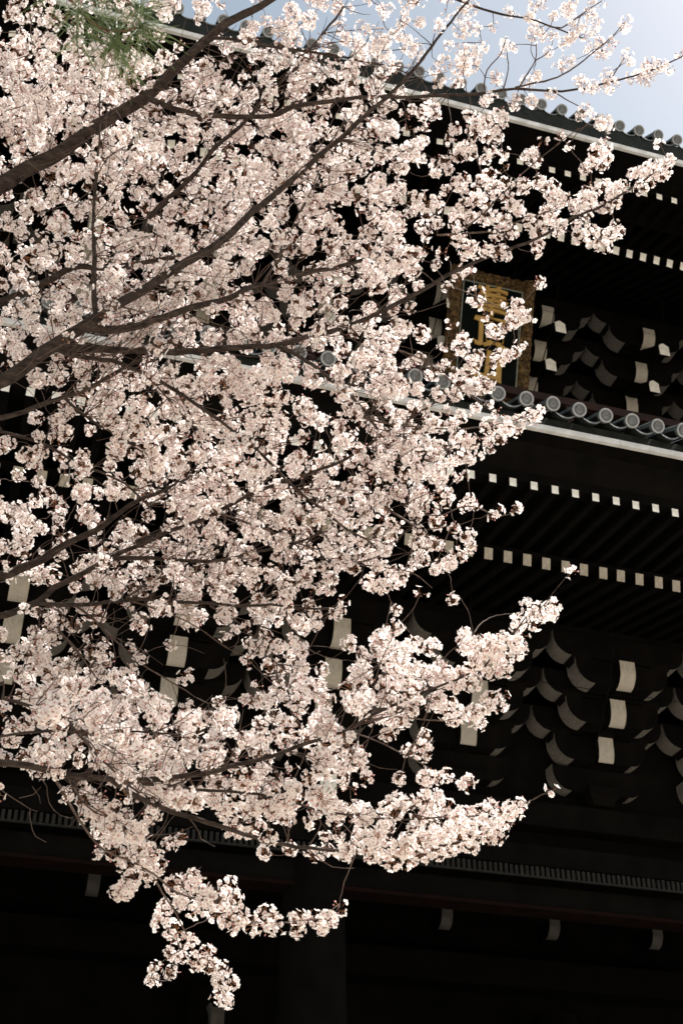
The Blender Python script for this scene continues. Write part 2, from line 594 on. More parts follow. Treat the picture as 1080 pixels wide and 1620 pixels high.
# inside: back wall, ceiling, doors
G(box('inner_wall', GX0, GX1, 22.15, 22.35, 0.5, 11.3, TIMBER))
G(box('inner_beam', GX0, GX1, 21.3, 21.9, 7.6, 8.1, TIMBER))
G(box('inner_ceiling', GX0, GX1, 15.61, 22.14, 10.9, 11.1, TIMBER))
for k in (0, 1):
    x0 = SET0 + SETP * 2 + 0.55 + k * 2.62
    d = G(box('door_leaf', x0, x0 + 2.6, 22.02, 22.14, 0.55, 5.6, TIMBER))
    for zz in (0.9, 2.4, 4.0, 5.2):
        box('door_batten', -1.29, 1.29, -0.11, -0.065, zz - 3.08, zz - 2.86, TIMBER, d)
# upper storey wall, balcony and rail
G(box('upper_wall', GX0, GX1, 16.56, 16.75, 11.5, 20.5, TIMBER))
pr = at_y(958, 646, 13.0)
rl = G(box('balcony_rail', GX0, GX1, 12.94, 13.06, pr[2] - 0.14, pr[2], TIMBER_R))
for k in range(0, 14):
    box('rail_post', -12 + k * 2.0 - 0.05, -12 + k * 2.0 + 0.05, -0.045, 0.045, -1.15, -0.071, TIMBER_R, rl)
box('lower_rail', -19.5, 19.5, -0.04, 0.04, -0.62, -0.50, TIMBER_R, rl)
G(box('balcony_floor', GX0, GX1, 12.7, 16.55, pr[2] - 1.45, pr[2] - 1.23, TIMBER))
G(box('podium', GX0 - 1, GX1 + 1, 13.2, 24.0, -0.2, 0.5, STONE))
for k in range(3):
    G(box('stone_step', XC - 9, XC + 9, 13.2 - 0.36 * (k + 1), 13.2 - 0.36 * k - 0.003, -0.2, 0.5 - 0.125 * (k + 1), STONE))


def wire(pts, r=0.006):
    v, f = [], []
    for i, p in enumerate(pts):
        p = Vector(p)
        for a in range(4):
            an = a * math.pi / 2 + math.pi / 4
            v.append(p + Vector((math.cos(an) * r, math.sin(an) * r * 0.5, math.sin(an) * r)))
    for i in range(len(pts) - 1):
        for a in range(4):
            b = (a + 1) % 4
            f.append((i * 4 + a, i * 4 + b, i * 4 + 4 + b, i * 4 + 4 + a))
    return G(mesh_obj('netting_wire', v, f, TIMBER))


for k in range(-2, 9):
    x = SET0 + SETP * k - 0.42
    wire([(x, 13.55, 10.55), (x, 13.6, 10.15), (x - 0.05, 13.75, 9.6), (x - 0.02, 14.7, 8.6)], 0.010)
    xu = XC + (k - 3.5) * 2.04 - 0.25
    wire([(xu, 13.95, 18.2), (xu, 14.0, 17.4), (xu - 0.10, 14.3, 16.6), (xu - 0.1, 15.2, 15.9)], 0.010)
wire([(GX0, 13.78, 9.50), (GX1, 13.78, 9.50)], 0.010)
wire([(GX0, 14.2, 17.05), (GX1, 14.2, 17.05)], 0.010)

# ------------------------------------------------------------------ hanging plaque
YT, YB = 14.35, 14.98
tl, tr = at_y(735.4, 444.4, YT), at_y(825.9, 464, YT)
br = at_y(813, 615, YB)
pw = tr[0] - tl[0]
ptop = (Vector(tl) + Vector(tr)) / 2
pbot = Vector(((br[0] - pw / 2), br[1], br[2]))
ptop.x = (ptop.x + pbot.x) / 2
pbot.x = ptop.x
ph = (ptop - pbot).length
tilt = math.atan2(ptop.y - pbot.y, ptop.z - pbot.z)          # negative: the top leans out
plq = empty('hanging_plaque', pbot)
plq.rotation_euler = (-tilt, 0, 0)
plq['label'] = 'gilt-framed name plaque with gold characters hanging under the upper eaves'
plq['category'] = 'plaque'
W2 = pw / 2
box('panel', -W2 - 0.02, W2 + 0.02, 0.0, 0.05, -0.02, ph + 0.02, PANEL, plq)
bd = 0.022
for nm, q in (('border', (-W2 - bd, -W2, -0.02, 0.0, -bd, ph + bd)), ('border', (W2, W2 + bd, -0.02, 0.0, -bd, ph + bd)),
              ('border', (-W2, W2, -0.022, -0.002, ph, ph + bd)), ('border', (-W2, W2, -0.022, -0.002, -bd, 0))):
    box(nm, *q, PALEB, plq)


def carved_bar(name, L, w, seed):
    """frame side: a rounded bar with a carved, wavy surface"""
    r_ = random.Random(seed)
    nu, nv = int(L / 0.022), 9
    v, f = [], []
    for i in range(nu + 1):
        t = i / nu * L
        for j in range(nv):
            s = j / (nv - 1)
            edge = 0.016 * math.sin(t * 26 + (3 if j > nv / 2 else 0)) * (1 if j in (0, nv - 1) else 0.4)
            y = -0.10 * math.sin(math.pi * s) ** 0.6 - (0.022 * math.sin(t * 38 + j * 2.1) + r_.uniform(-0.018, 0.018)) * (0 if j in (0, nv - 1) else 1)
            v.append(((s - 0.5) * w + edge * (1 if s > 0.5 else -1), y, t))
    for i in range(nu):
        for j in range(nv - 1):
            a = i * nv + j
            f.append((a, a + 1, a + nv + 1, a + nv))
    for base in (0, nu * nv):                         # close the ends at the back plane
        f.append(tuple(base + j for j in (range(nv) if base else range(nv - 1, -1, -1))))
    f.append((0, nu * nv, nu * nv + nv - 1, nv - 1))
    return mesh_obj(name, v, f, GOLDF, plq)


fw = 0.235
for sgn in (-1, 1):
    o = carved_bar('frame_side', ph + 2 * bd + 2 * fw, fw, 3 + sgn)
    o.location = (sgn * (W2 + bd + fw / 2), 0.03, -bd - fw)
for zz in (-bd - fw / 2, ph + bd + fw / 2):
    o = carved_bar('frame_rail', pw + 2 * bd, fw, 9)
    o.rotation_euler = (0, math.pi / 2, 0)
    o.location = (-W2 - bd, 0.032, zz)
for sgn in (-1, 1):
    box('hanger', sgn * 0.4 - 0.02, sgn * 0.4 + 0.02, 0.03, 0.06, ph + bd + fw, ph + bd + fw + 0.5, TIMBER, plq)

try:
    chars = ['\u83ef', '\u9802', '\u5c71']
    hs = ph / 3.02
    for i, ch in enumerate(chars):
        cu = bpy.data.curves.new('character', 'FONT')
        cu.body = ch
        cu.size = hs * 1.0
        cu.align_x = 'CENTER'
        cu.align_y = 'CENTER'
        cu.offset = hs * (0.012 if i == 0 else 0.020)
        cu.extrude = 0.012
        cu.bevel_depth = 0.008
        cu.bevel_resolution = 1
        cu.resolution_u = 4
        to = bpy.data.objects.new('character', cu)
        col.objects.link(to)
        dg = bpy.context.evaluated_depsgraph_get()
        me = bpy.data.meshes.new_from_object(to.evaluated_get(dg))
        bpy.data.objects.remove(to)
        me.materials.clear()
        me.materials.append(GOLD)
        co = np.zeros(len(me.vertices) * 3, np.float32)
        me.vertices.foreach_get('co', co)
        co = co.reshape(-1, 3)
        c = (co.min(0) + co.max(0)) / 2
        co -= c
        # brushed look: let the strokes swell and waver
        co[:, 0] += 0.014 * np.sin(co[:, 1] * 23 + i) * 1.0
        co[:, 1] += 0.014 * np.sin(co[:, 0] * 19 + 2 * i)
        me.vertices.foreach_set('co', co.ravel())
        me.name = 'character'
        o = bpy.data.objects.new('character', me)
        col.objects.link(o)
        o.parent = plq
        o.rotation_euler = (math.pi / 2, 0, 0)
        o.location = (0.0, -0.02, ph * (0.845 - 0.335 * i))
except Exception as ex:
    print('characters failed', ex)

# ------------------------------------------------------------------ cherry tree
# limbs traced in photo pixels: (x, y, ...), start / end width in px, start / end distance in m, joined to trunk?
BR = [
 # thick limbs that come in from the trunk
 ('T', 30, 8, 6.8, 7.4, [(0,290),(30,270),(85,243),(150,200),(220,160),(270,115),(330,60),(360,37),(410,10),(450,-14),(520,-45)]),
 ('T', 28, 18, 5.8, 5.95, [(0,605),(35,585),(90,545),(130,520),(155,500)]),
 ('T', 15, 5, 6.9, 7.0, [(0,472),(43,457),(80,437),(113,420),(160,423),(213,415),(290,402),(350,390)]),
 ('T', 19, 4, 6.6, 7.1, [(0,913),(30,903),(67,890),(110,860),(150,838),(187,813),(215,795),(260,775),(300,755)]),
 ('T', 13, 6, 6.3, 6.6, [(0,975),(20,970),(60,953),(83,933),(110,922),(143,903),(180,883),(213,867),(247,852)]),
 ('T', 13, 3, 5.2, 5.9, [(0,1208),(50,1213),(100,1225),(143,1233),(183,1237),(213,1260),(240,1272),(283,1290),(320,1300),(360,1311),(410,1325),(460,1335),(527,1343),(593,1345),(660,1338),(720,1333),(765,1322)]),
 ('T', 8, 3, 5.0, 5.2, [(0,1112),(50,1123),(93,1140),(117,1157),(143,1187),(170,1210),(197,1233),(217,1253)]),
 ('T', 7, 3, 6.1, 6.6, [(0,690),(33,698),(77,712),(113,730),(143,745),(197,767),(240,807)]),
 ('T', 10, 5, 6.0, 6.2, [(0,660),(50,643),(110,623),(150,607),(193,583),(225,568)]),
 # long side branches
 ('B', 10, 2, 7.0, 7.7, [(228,152),(263,168),(320,182),(360,184),(427,182),(470,168),(527,158),(573,153),(613,152),(720,147),(770,142),(823,137),(870,141),(920,137),(960,127),(1003,118),(1057,98),(1082,86)]),
 ('B', 6, 2.5, 7.2, 7.6, [(330,58),(360,59),(410,68),(457,77),(517,85),(567,95),(613,103),(650,118)]),
 ('B', 10, 1.8, 5.95, 6.4, [(153,502),(149,470),(148,420),(148,330),(152,270),(155,220),(157,160),(160,120)]),
 ('B', 17, 3, 5.95, 7.4, [(155,500),(213,470),(240,452),(287,423),(317,408),(360,381),(393,347),(427,320),(460,290),(483,268),(520,237),(560,203),(607,160),(627,140),(660,103),(690,63),(720,23),(745,-5)]),
 ('B', 14, 5, 5.95, 6.8, [(140,516),(165,519),(207,517),(260,505),(300,493),(360,477),(403,457),(450,445),(493,433),(533,425),(570,413),(620,398)]),
 ('B', 4.5, 2, 6.4, 6.9, [(413,452),(433,417),(457,373),(473,337),(497,297),(500,270)]),
 ('B', 13, 2.5, 6.1, 7.3, [(80,552),(120,550),(187,552),(283,555),(360,550),(453,543),(487,533),(533,523),(587,500),(627,480),(677,457),(720,430),(770,407),(820,388),(867,370),(907,345),(953,323),(1000,297),(1040,270),(1072,250)]),
 ('B', 7, 4, 6.4, 6.9, [(430,546),(443,552),(493,580),(533,610),(567,637),(597,678)]),
 ('B', 8, 3, 6.0, 6.6, [(85,550),(110,558),(177,568),(207,582),(253,602),(293,628),(333,653),(360,672),(393,697),(420,725),(450,757),(483,787),(510,810),(547,837),(580,853),(600,873)]),
 ('B', 3.5, 2, 6.2, 6.5, [(233,595),(283,647),(300,670),(320,703)]),
 ('B', 5, 2.5, 6.1, 6.4, [(100,627),(133,657),(173,683),(210,707),(240,722)]),
 ('B', 9, 3, 7.2, 7.6, [(235,345),(267,313),(310,275),(340,235),(385,195),(425,150),(470,105),(510,50),(543,10)]),
 ('B', 8, 3, 6.9, 7.4, [(215,858),(320,823),(360,803),(420,773),(477,753),(523,737),(557,720),(593,697),(660,657),(700,628),(740,600)]),
 ('B', 8, 3.5, 6.35, 6.7, [(50,958),(73,953),(117,955),(160,953),(200,948),(240,947),(283,953),(333,955),(360,957),(427,957),(480,963),(535,962)]),
 ('B', 8, 3, 6.6, 6.9, [(180,884),(240,883),(310,888),(360,886),(410,873),(443,868),(483,853),(517,840)]),
 ('B', 4, 2, 6.5, 6.6, [(200,947),(240,923),(283,905),(333,890),(380,880)]),
 ('B', 4, 2, 6.35, 6.2, [(57,962),(83,992),(110,1017),(140,1057),(165,1090)]),
 ('B', 3.5, 2, 6.35, 6.3, [(62,966),(95,1000),(128,1040),(150,1068)]),
 ('B', 4, 1.5, 6.4, 6.3, [(118,957),(150,980),(187,1013),(227,1050),(270,1077),(330,1113),(352,1108)]),
 ('B', 3, 1.5, 6.45, 6.4, [(205,949),(267,973),(310,993),(360,1027),(400,1042)]),
 ('B', 3.5, 2, 6.6, 6.5, [(333,957),(367,977),(393,997),(427,1037),(450,1060),(480,1090)]),
 ('B', 4, 2, 6.7, 6.9, [(345,812),(367,820),(427,843),(470,862),(520,873),(560,880)]),
 ('B', 4, 2, 6.9, 7.2, [(600,790),(620,810),(660,837),(710,873),(735,882)]),
 # low, near branches
 ('B', 5, 3, 5.0, 5.1, [(-20,1168),(33,1158),(87,1155),(117,1157),(150,1160),(193,1158),(243,1160),(283,1163)]),
 ('B', 10, 1.3, 5.25, 5.9, [(183,1238),(235,1233),(287,1227),(323,1223),(353,1217),(373,1210),(433,1195),(470,1180),(493,1173),(540,1158),(580,1135),(643,1107),(683,1090),(710,1082),(733,1073),(767,1053),(800,1017),(813,1000),(833,973),(863,957),(877,937),(900,907)]),
 ('B', 3.5, 1.5, 5.55, 5.8, [(545,1157),(600,1137),(633,1135),(667,1138),(700,1140),(733,1133),(767,1117),(797,1100)]),
 ('B', 3, 1.5, 5.6, 5.9, [(535,1160),(560,1160),(600,1173),(643,1195),(680,1217),(707,1230),(748,1240)]),
 ('B', 6, 1.4, 5.3, 5.9, [(225,1240),(270,1243),(310,1250),(360,1253),(410,1258),(457,1267),(500,1280),(547,1288),(593,1293),(647,1297),(700,1292),(760,1288),(810,1282),(845,1262),(872,1250)]),
 ('B', 4.5, 1.6, 5.4, 6.3, [(80,1222),(110,1272),(135,1312),(165,1348),(200,1362),(240,1386),(280,1415),(320,1430),(350,1445),(390,1460),(450,1462),(500,1455),(538,1430)]),
 ('B', 4, 1.8, 5.4, 5.9, [(105,1228),(137,1277),(173,1300),(200,1322),(225,1350),(245,1372)]),
 ('B', 3.5, 1.5, 6.0, 6.3, [(243,1390),(252,1405),(272,1435),(290,1470),(310,1510),(330,1535),(352,1568)]),
 ('B', 2.2, 1.2, 6.2, 6.3, [(296,1490),(285,1505),(268,1515),(250,1530),(242,1548)]),
 ('B', 3, 1.5, 5.3, 5.4, [(140,1165),(190,1190),(215,1203),(245,1207)]),
 # upper right
 ('B', 5, 2, 7.4, 7.7, [(690,-12),(750,10),(793,22),(837,30),(863,39),(900,52),(923,60)]),
 ('B', 3, 1.5, 7.6, 7.7, [(863,39),(887,43),(923,20),(952,0)]),
 ('B', 3.5, 1.5, 7.5, 7.7, [(815,138),(830,135),(880,125),(913,103),(940,82),(963,62),(985,36)]),
 ('B', 3, 1.5, 7.5, 7.6, [(820,138),(823,133),(837,110),(847,95),(848,63)]),
 ('B', 2.2, 1.5, 7.5, 7.6, [(847,95),(863,85),(870,78)]),
 ('B', 2.5, 1.5, 7.4, 7.5, [(795,140),(803,110),(802,83)]),
 ('B', 2.5, 1.5, 7.4, 7.5, [(765,142),(770,110),(790,85),(800,58)]),
 ('B', 2.5, 1.5, 7.5, 7.6, [(865,141),(893,157),(917,170),(925,180)]),
 ('B', 2.2, 1.5, 7.6, 7.7, [(968,124),(983,98),(990,85)]),
 ('B', 4, 2, 7.0, 7.2, [(690,372),(720,370),(780,367),(820,353),(860,338),(900,323)]),
 ('B', 3, 1.5, 7.0, 7.2, [(735,360),(770,330),(800,300),(833,267),(863,243),(885,226)]),
 ('B', 3, 1.5, 7.0, 7.1, [(690,448),(720,455),(770,477),(803,493)]),
 ('B', 2.2, 1.5, 7.1, 7.1, [(800,512),(825,480),(842,460),(853,447)]),
 ('B', 3.5, 1.5, 6.9, 7.1, [(600,545),(653,560),(693,583),(727,613),(760,637),(787,657)]),
 ('B', 4, 1.5, 6.8, 7.0, [(560,655),(600,668),(647,675),(717,680),(760,675),(800,668),(852,652)]),
 ('B', 3, 1.5, 6.8, 7.0, [(600,725),(660,735),(720,705),(770,690)]),
 ('B', 3, 1.5, 6.8, 7.0, [(640,800),(690,815),(740,800),(790,818),(822,803)]),
 ('B', 3, 1.5, 6.7, 6.9, [(540,890),(600,895),(650,905),(683,930)]),
 ('B', 2.5, 1.3, 5.7, 5.8, [(590,1090),(600,1050),(615,1020),(632,985)]),
 # bare twigs at the lower left
 ('S', 2, 1, 5.4, 5.4, [(-5,1243),(20,1262),(47,1280),(60,1284)]),
 ('S', 1.6, 1, 5.4, 5.4, [(47,1280),(49,1305),(56,1325),(73,1333)]),
 ('S', 1.8, 1, 5.4, 5.4, [(60,1222),(75,1245),(78,1270),(95,1290),(115,1295)]),
 ('S', 1.5, 0.8, 5.4, 5.4, [(30,1264),(52,1258),(65,1245)]),
 ('S', 1.5, 0.8, 5.4, 5.4, [(52,1243),(62,1260),(64,1272)]),
 ('S', 2, 1, 5.6, 5.6, [(300,1296),(312,1312),(318,1328),(340,1340)]),
 ('S', 1.5, 1, 5.6, 5.6, [(240,1320),(270,1320),(305,1308)]),
 ('S', 2, 1, 5.8, 5.8, [(480,1338),(500,1355),(525,1372),(560,1374)]),
 ('S', 1.4, 0.8, 5.8, 5.8, [(507,1362),(515,1357),(514,1352)]),
 ('S', 1.6, 0.9, 6.1, 6.1, [(292,1408),(300,1390),(318,1372)]),
 ('S', 1.6, 0.9, 6.3, 6.3, [(270,1078),(278,1100),(285,1125),(300,1135)]),
]

TRUNK = np.array([-2.55, 5.35, 0.0])


def catmull(P, step):
    P = np.asarray(P, float)
    out = []
    for i in range(len(P) - 1):
        p0 = P[max(i - 1, 0)]
        p1, p2 = P[i], P[i + 1]
        p3 = P[min(i + 2, len(P) - 1)]
        k = max(2, int(np.linalg.norm((p2 - p1)[:3]) / step))
        for j in range(k):
            t = j / k
            out.append(0.5 * ((2 * p1) + (-p0 + p2) * t + (2 * p0 - 5 * p1 + 4 * p2 - p3) * t * t + (-p0 + 3 * p1 - 3 * p2 + p3) * t ** 3))
    out.append(P[-1])
    return np.array(out)


def tube_arrays(path, rad, k, wob=0.0):
    """path n x 3, rad n -> verts, triangle indices"""
    path = np.asarray(path, float)
    n = len(path)
    T = np.gradient(path, axis=0)
    T /= np.linalg.norm(T, axis=1)[:, None] + 1e-12
    a = np.array([0.31, 0.22, 0.92]) if abs(T[0][2]) < 0.9 else np.array([1, 0, 0.0])
    U = np.cross(T, a)
    U /= np.linalg.norm(U, axis=1)[:, None] + 1e-12
    V = np.cross(T, U)
    ang = np.arange(k) * 2 * math.pi / k
    rr = np.asarray(rad)[:, None] * (1 + wob * rng.normal(size=(n, k)))
    v = path[:, None, :] + rr[:, :, None] * (np.cos(ang)[None, :, None] * U[:, None, :] + np.sin(ang)[None, :, None] * V[:, None, :])
    i = np.arange(n - 1)[:, None] * k
    j = np.arange(k)[None, :]
    j2 = (j + 1) % k
    A, B, C, D = i + j, i + j2, i + k + j2, i + k + j
    tri = np.concatenate([np.stack([A, B, C], -1).reshape(-1, 3), np.stack([A, C, D], -1).reshape(-1, 3)])
    vv = v.reshape(-1, 3)
    cap = len(vv)
    vv = np.vstack([vv, path[-1:], path[:1]])
    e = (n - 1) * k
    tri = np.vstack([tri, [[e + q, e + (q + 1) % k, cap] for q in range(k)], [[(q + 1) % k, q, cap + 1] for q in range(k)]])
    return vv, tri


def tri_mesh(name, v, t, mats, mi=None, rad=None, smooth=False):
    me = bpy.data.meshes.new(name)
    v = np.ascontiguousarray(v, np.float32)
    t = np.ascontiguousarray(t, np.int32)
    me.vertices.add(len(v))
    me.vertices.foreach_set('co', v.ravel())
    me.loops.add(len(t) * 3)
    me.loops.foreach_set('vertex_index', t.ravel())
    me.polygons.add(len(t))
    me.polygons.foreach_set('loop_start', np.arange(0, len(t) * 3, 3, dtype=np.int32))
    for m in mats:
        me.materials.append(m)
    if mi is not None:
        me.polygons.foreach_set('material_index', np.ascontiguousarray(mi, np.int32))
    if smooth:
        me.polygons.foreach_set('use_smooth', np.ones(len(t), bool))
    if rad is not None:
        at = me.attributes.new('rad', 'FLOAT', 'POINT')
        at.data.foreach_set('value', np.ascontiguousarray(rad, np.float32))
    me.update(calc_edges=True)
    return me


def link_mesh(name, me, parent, loc=None):
    o = bpy.data.objects.new(name, me)
    col.objects.link(o)
    o.parent = parent
    if loc is not None:
        o.location = loc
    return o


cherry = empty('cherry_tree', TRUNK)
cherry['label'] = 'cherry tree in full pale pink blossom spreading its boughs before the gate'
cherry['category'] = 'tree'

# trunk
tp = catmull([(-2.75, 5.25, -0.1), (-2.6, 5.3, 0.5), (-2.5, 5.38, 1.3), (-2.58, 5.35, 2.1), (-2.5, 5.3, 2.9), (-2.35, 5.2, 3.7), (-2.2, 5.1, 4.6)], 0.12)
tr_r = np.interp(np.arange(len(tp)), [0, len(tp) * 0.1, len(tp) * 0.5, len(tp) - 1], [0.36, 0.25, 0.20, 0.12])
vv, tt = tube_arrays(tp, tr_r, 18, 0.03)
link_mesh('trunk', tri_mesh('trunk', vv - TRUNK, tt, [BARK], smooth=True), cherry)

node_xyz, node_px, node_w = [], [], []      # points of all traced limbs
for kind, w0, w1, z0, z1, pts in BR:
    if kind == 'T':                               # run on to the left, out of the picture, into the trunk
        (x0, y0), (x1, y1) = pts[0], pts[1]
        pts = [(x0 - 60, y0 - (y1 - y0) / max(x1 - x0, 1) * 60 * 0.8)] + list(pts)
    L_ = np.cumsum([0] + [math.hypot(pts[i + 1][0] - pts[i][0], pts[i + 1][1] - pts[i][1]) for i in range(len(pts) - 1)])
    q = np.array([[*atz(x, y, z0 + (z1 - z0) * l / L_[-1]), 0, l / L_[-1]] for (x, y), l in zip(pts, L_)])
    q[:, 3] = np.array([(w0 + (w1 - w0) * t ** 0.8) for t in q[:, 4]]) * (z0 + (z1 - z0) * q[:, 4]) / F_PX / 2
    if kind == 'T':
        p0 = q[0, :3]
        hz = min(max(1.9, p0[2] - 2.2 + 0.15 * w0 / 10), 4.2)
        tpt = tp[np.argmin(np.abs(tp[:, 2] - hz))]
        r0 = q[0, 3]
        mid = tpt * 0.5 + p0 * 0.5 + np.array([0, 0, 0.25])
        q = np.vstack([[*tpt, r0 * 1.5, 0], [*mid, r0 * 1.2, 0], q])
    cq = catmull(q, 0.05 if w0 > 4 else 0.04)
    path, rad = cq[:, :3], np.maximum(cq[:, 3], 0.0011)
    amp = 0.006 if w0 > 6 else 0.004
    nz = np.cumsum(rng.normal(0, amp, path.shape), axis=0)
    nz -= np.linspace(0, 1, len(nz))[:, None] * nz[-1]
    path = path + nz * 0.5
    vv, tt = tube_arrays(path, rad, 12 if w0 > 8 else (7 if w0 > 3.6 else 5), 0.05)
    base = path[0]
    link_mesh('branch', tri_mesh('branch', vv - base, tt, [BARK if w0 > 4.5 else TWIGM], smooth=True), cherry, base - TRUNK)
    if kind != 'S':
        for pnt, r in zip(path[::2], rad[::2]):
            node_xyz.append(pnt)
            node_w.append(r)
node_xyz = np.array(node_xyz)
node_w = np.array(node_w)


def project(P):
    P = np.asarray(P) - np.array([0, 0, CAM_H])
    r = P[:, 0] * cy - P[:, 1] * sy
    fw = P[:, 0] * sy + P[:, 1] * cy
    z = fw * cp + P[:, 2] * sp
    u = P[:, 2] * cp - fw * sp
    return np.stack([540 + F_PX * r / z, 810 - F_PX * u / z, z], -1)


node_px = project(node_xyz)

# how much of each 30-px cell of the photograph is blossom (tenths)
GRID = """
575334557564 123664335342
256543333241 146644545432
486666555445 666545466642
888768766566 555666666544
888877767788 486665885333
788887766878 655456566562
778776578767 666766776464
677766788645 776866767652
688767788655 665877767663
425667778466 666667567243
477656476577 667668678445
565656777788 676477468671
334567777877 665547457353
677656677666 565557767634
764666777667 644556666623
555666875776 545566456425
655666777655 665455664412
766744666655 676466565644
665344444544 233555567524
334556666566 766577766656
135466777666 773334667545
115666677765 554535656744
153424677666 567566566686
223652677776 666645667787
244365567777 666666667776
132076546776 676467657775
445532345787 675677666674
666454455776 578767765355
665645657776 766657766565
355356665766 766666776356
336566665777 766666266432
211244555576 555553432151
253443254065 666765303200
536144252003 343400036300
667245034000 345600367611
265665500400 025661665668
478856860003 326774778746
156778777341 555543566656
636547877776 461365543030
346656777857 563545350340
124555777654 562556500024
001454577734 777655421235
000254524766 666566666664
000056563001 456455245467
000005774500 123557267677
"""
rows = [r.replace(' ', '') for r in GRID.strip().split('\n')]
EXTRA = [(215,1330,1),(200,1365,1),(235,1370,1),(195,1408,1),(207,1392,1),(280,1400,1),(260,1435,1),(255,1460,1),(275,1475,1),(305,1392,1),(317,1405,1),
 (360,1405,1),(345,1425,1),(370,1425,1),(310,1440,1),(345,1445,1),(385,1450,1),(400,1465,1),(365,1460,1),(425,1450,1),(435,1462,.9),(470,1457,.9),(470,1474,.8),
 (500,1455,1),(520,1452,.9),(510,1467,.8),(537,1436,.5),(300,1490,.9),(325,1510,.9),(285,1515,.8),(270,1512,.7),(247,1530,.8),(242,1552,.9),(272,1542,.8),(312,1520,.9),
 (332,1530,.9),(352,1535,.9),(345,1550,.7),(365,1557,.8),(352,1575,.9),(360,1583,.7),(240,1390,.9),(225,1355,1),(250,1370,.9),(290,1425,1),(325,1425,1),(185,1412,.7),
 (545,1345,.9),(585,1350,.9),(620,1357,1),(645,1362,1),(665,1350,.9),(690,1347,.9),(715,1342,.8),(640,1340,1),(570,1335,1),
 (903,906,.35),(872,1250,.4),(852,446,.5),(1078,86,.4),(1060,254,.7),(770,685,.3)]
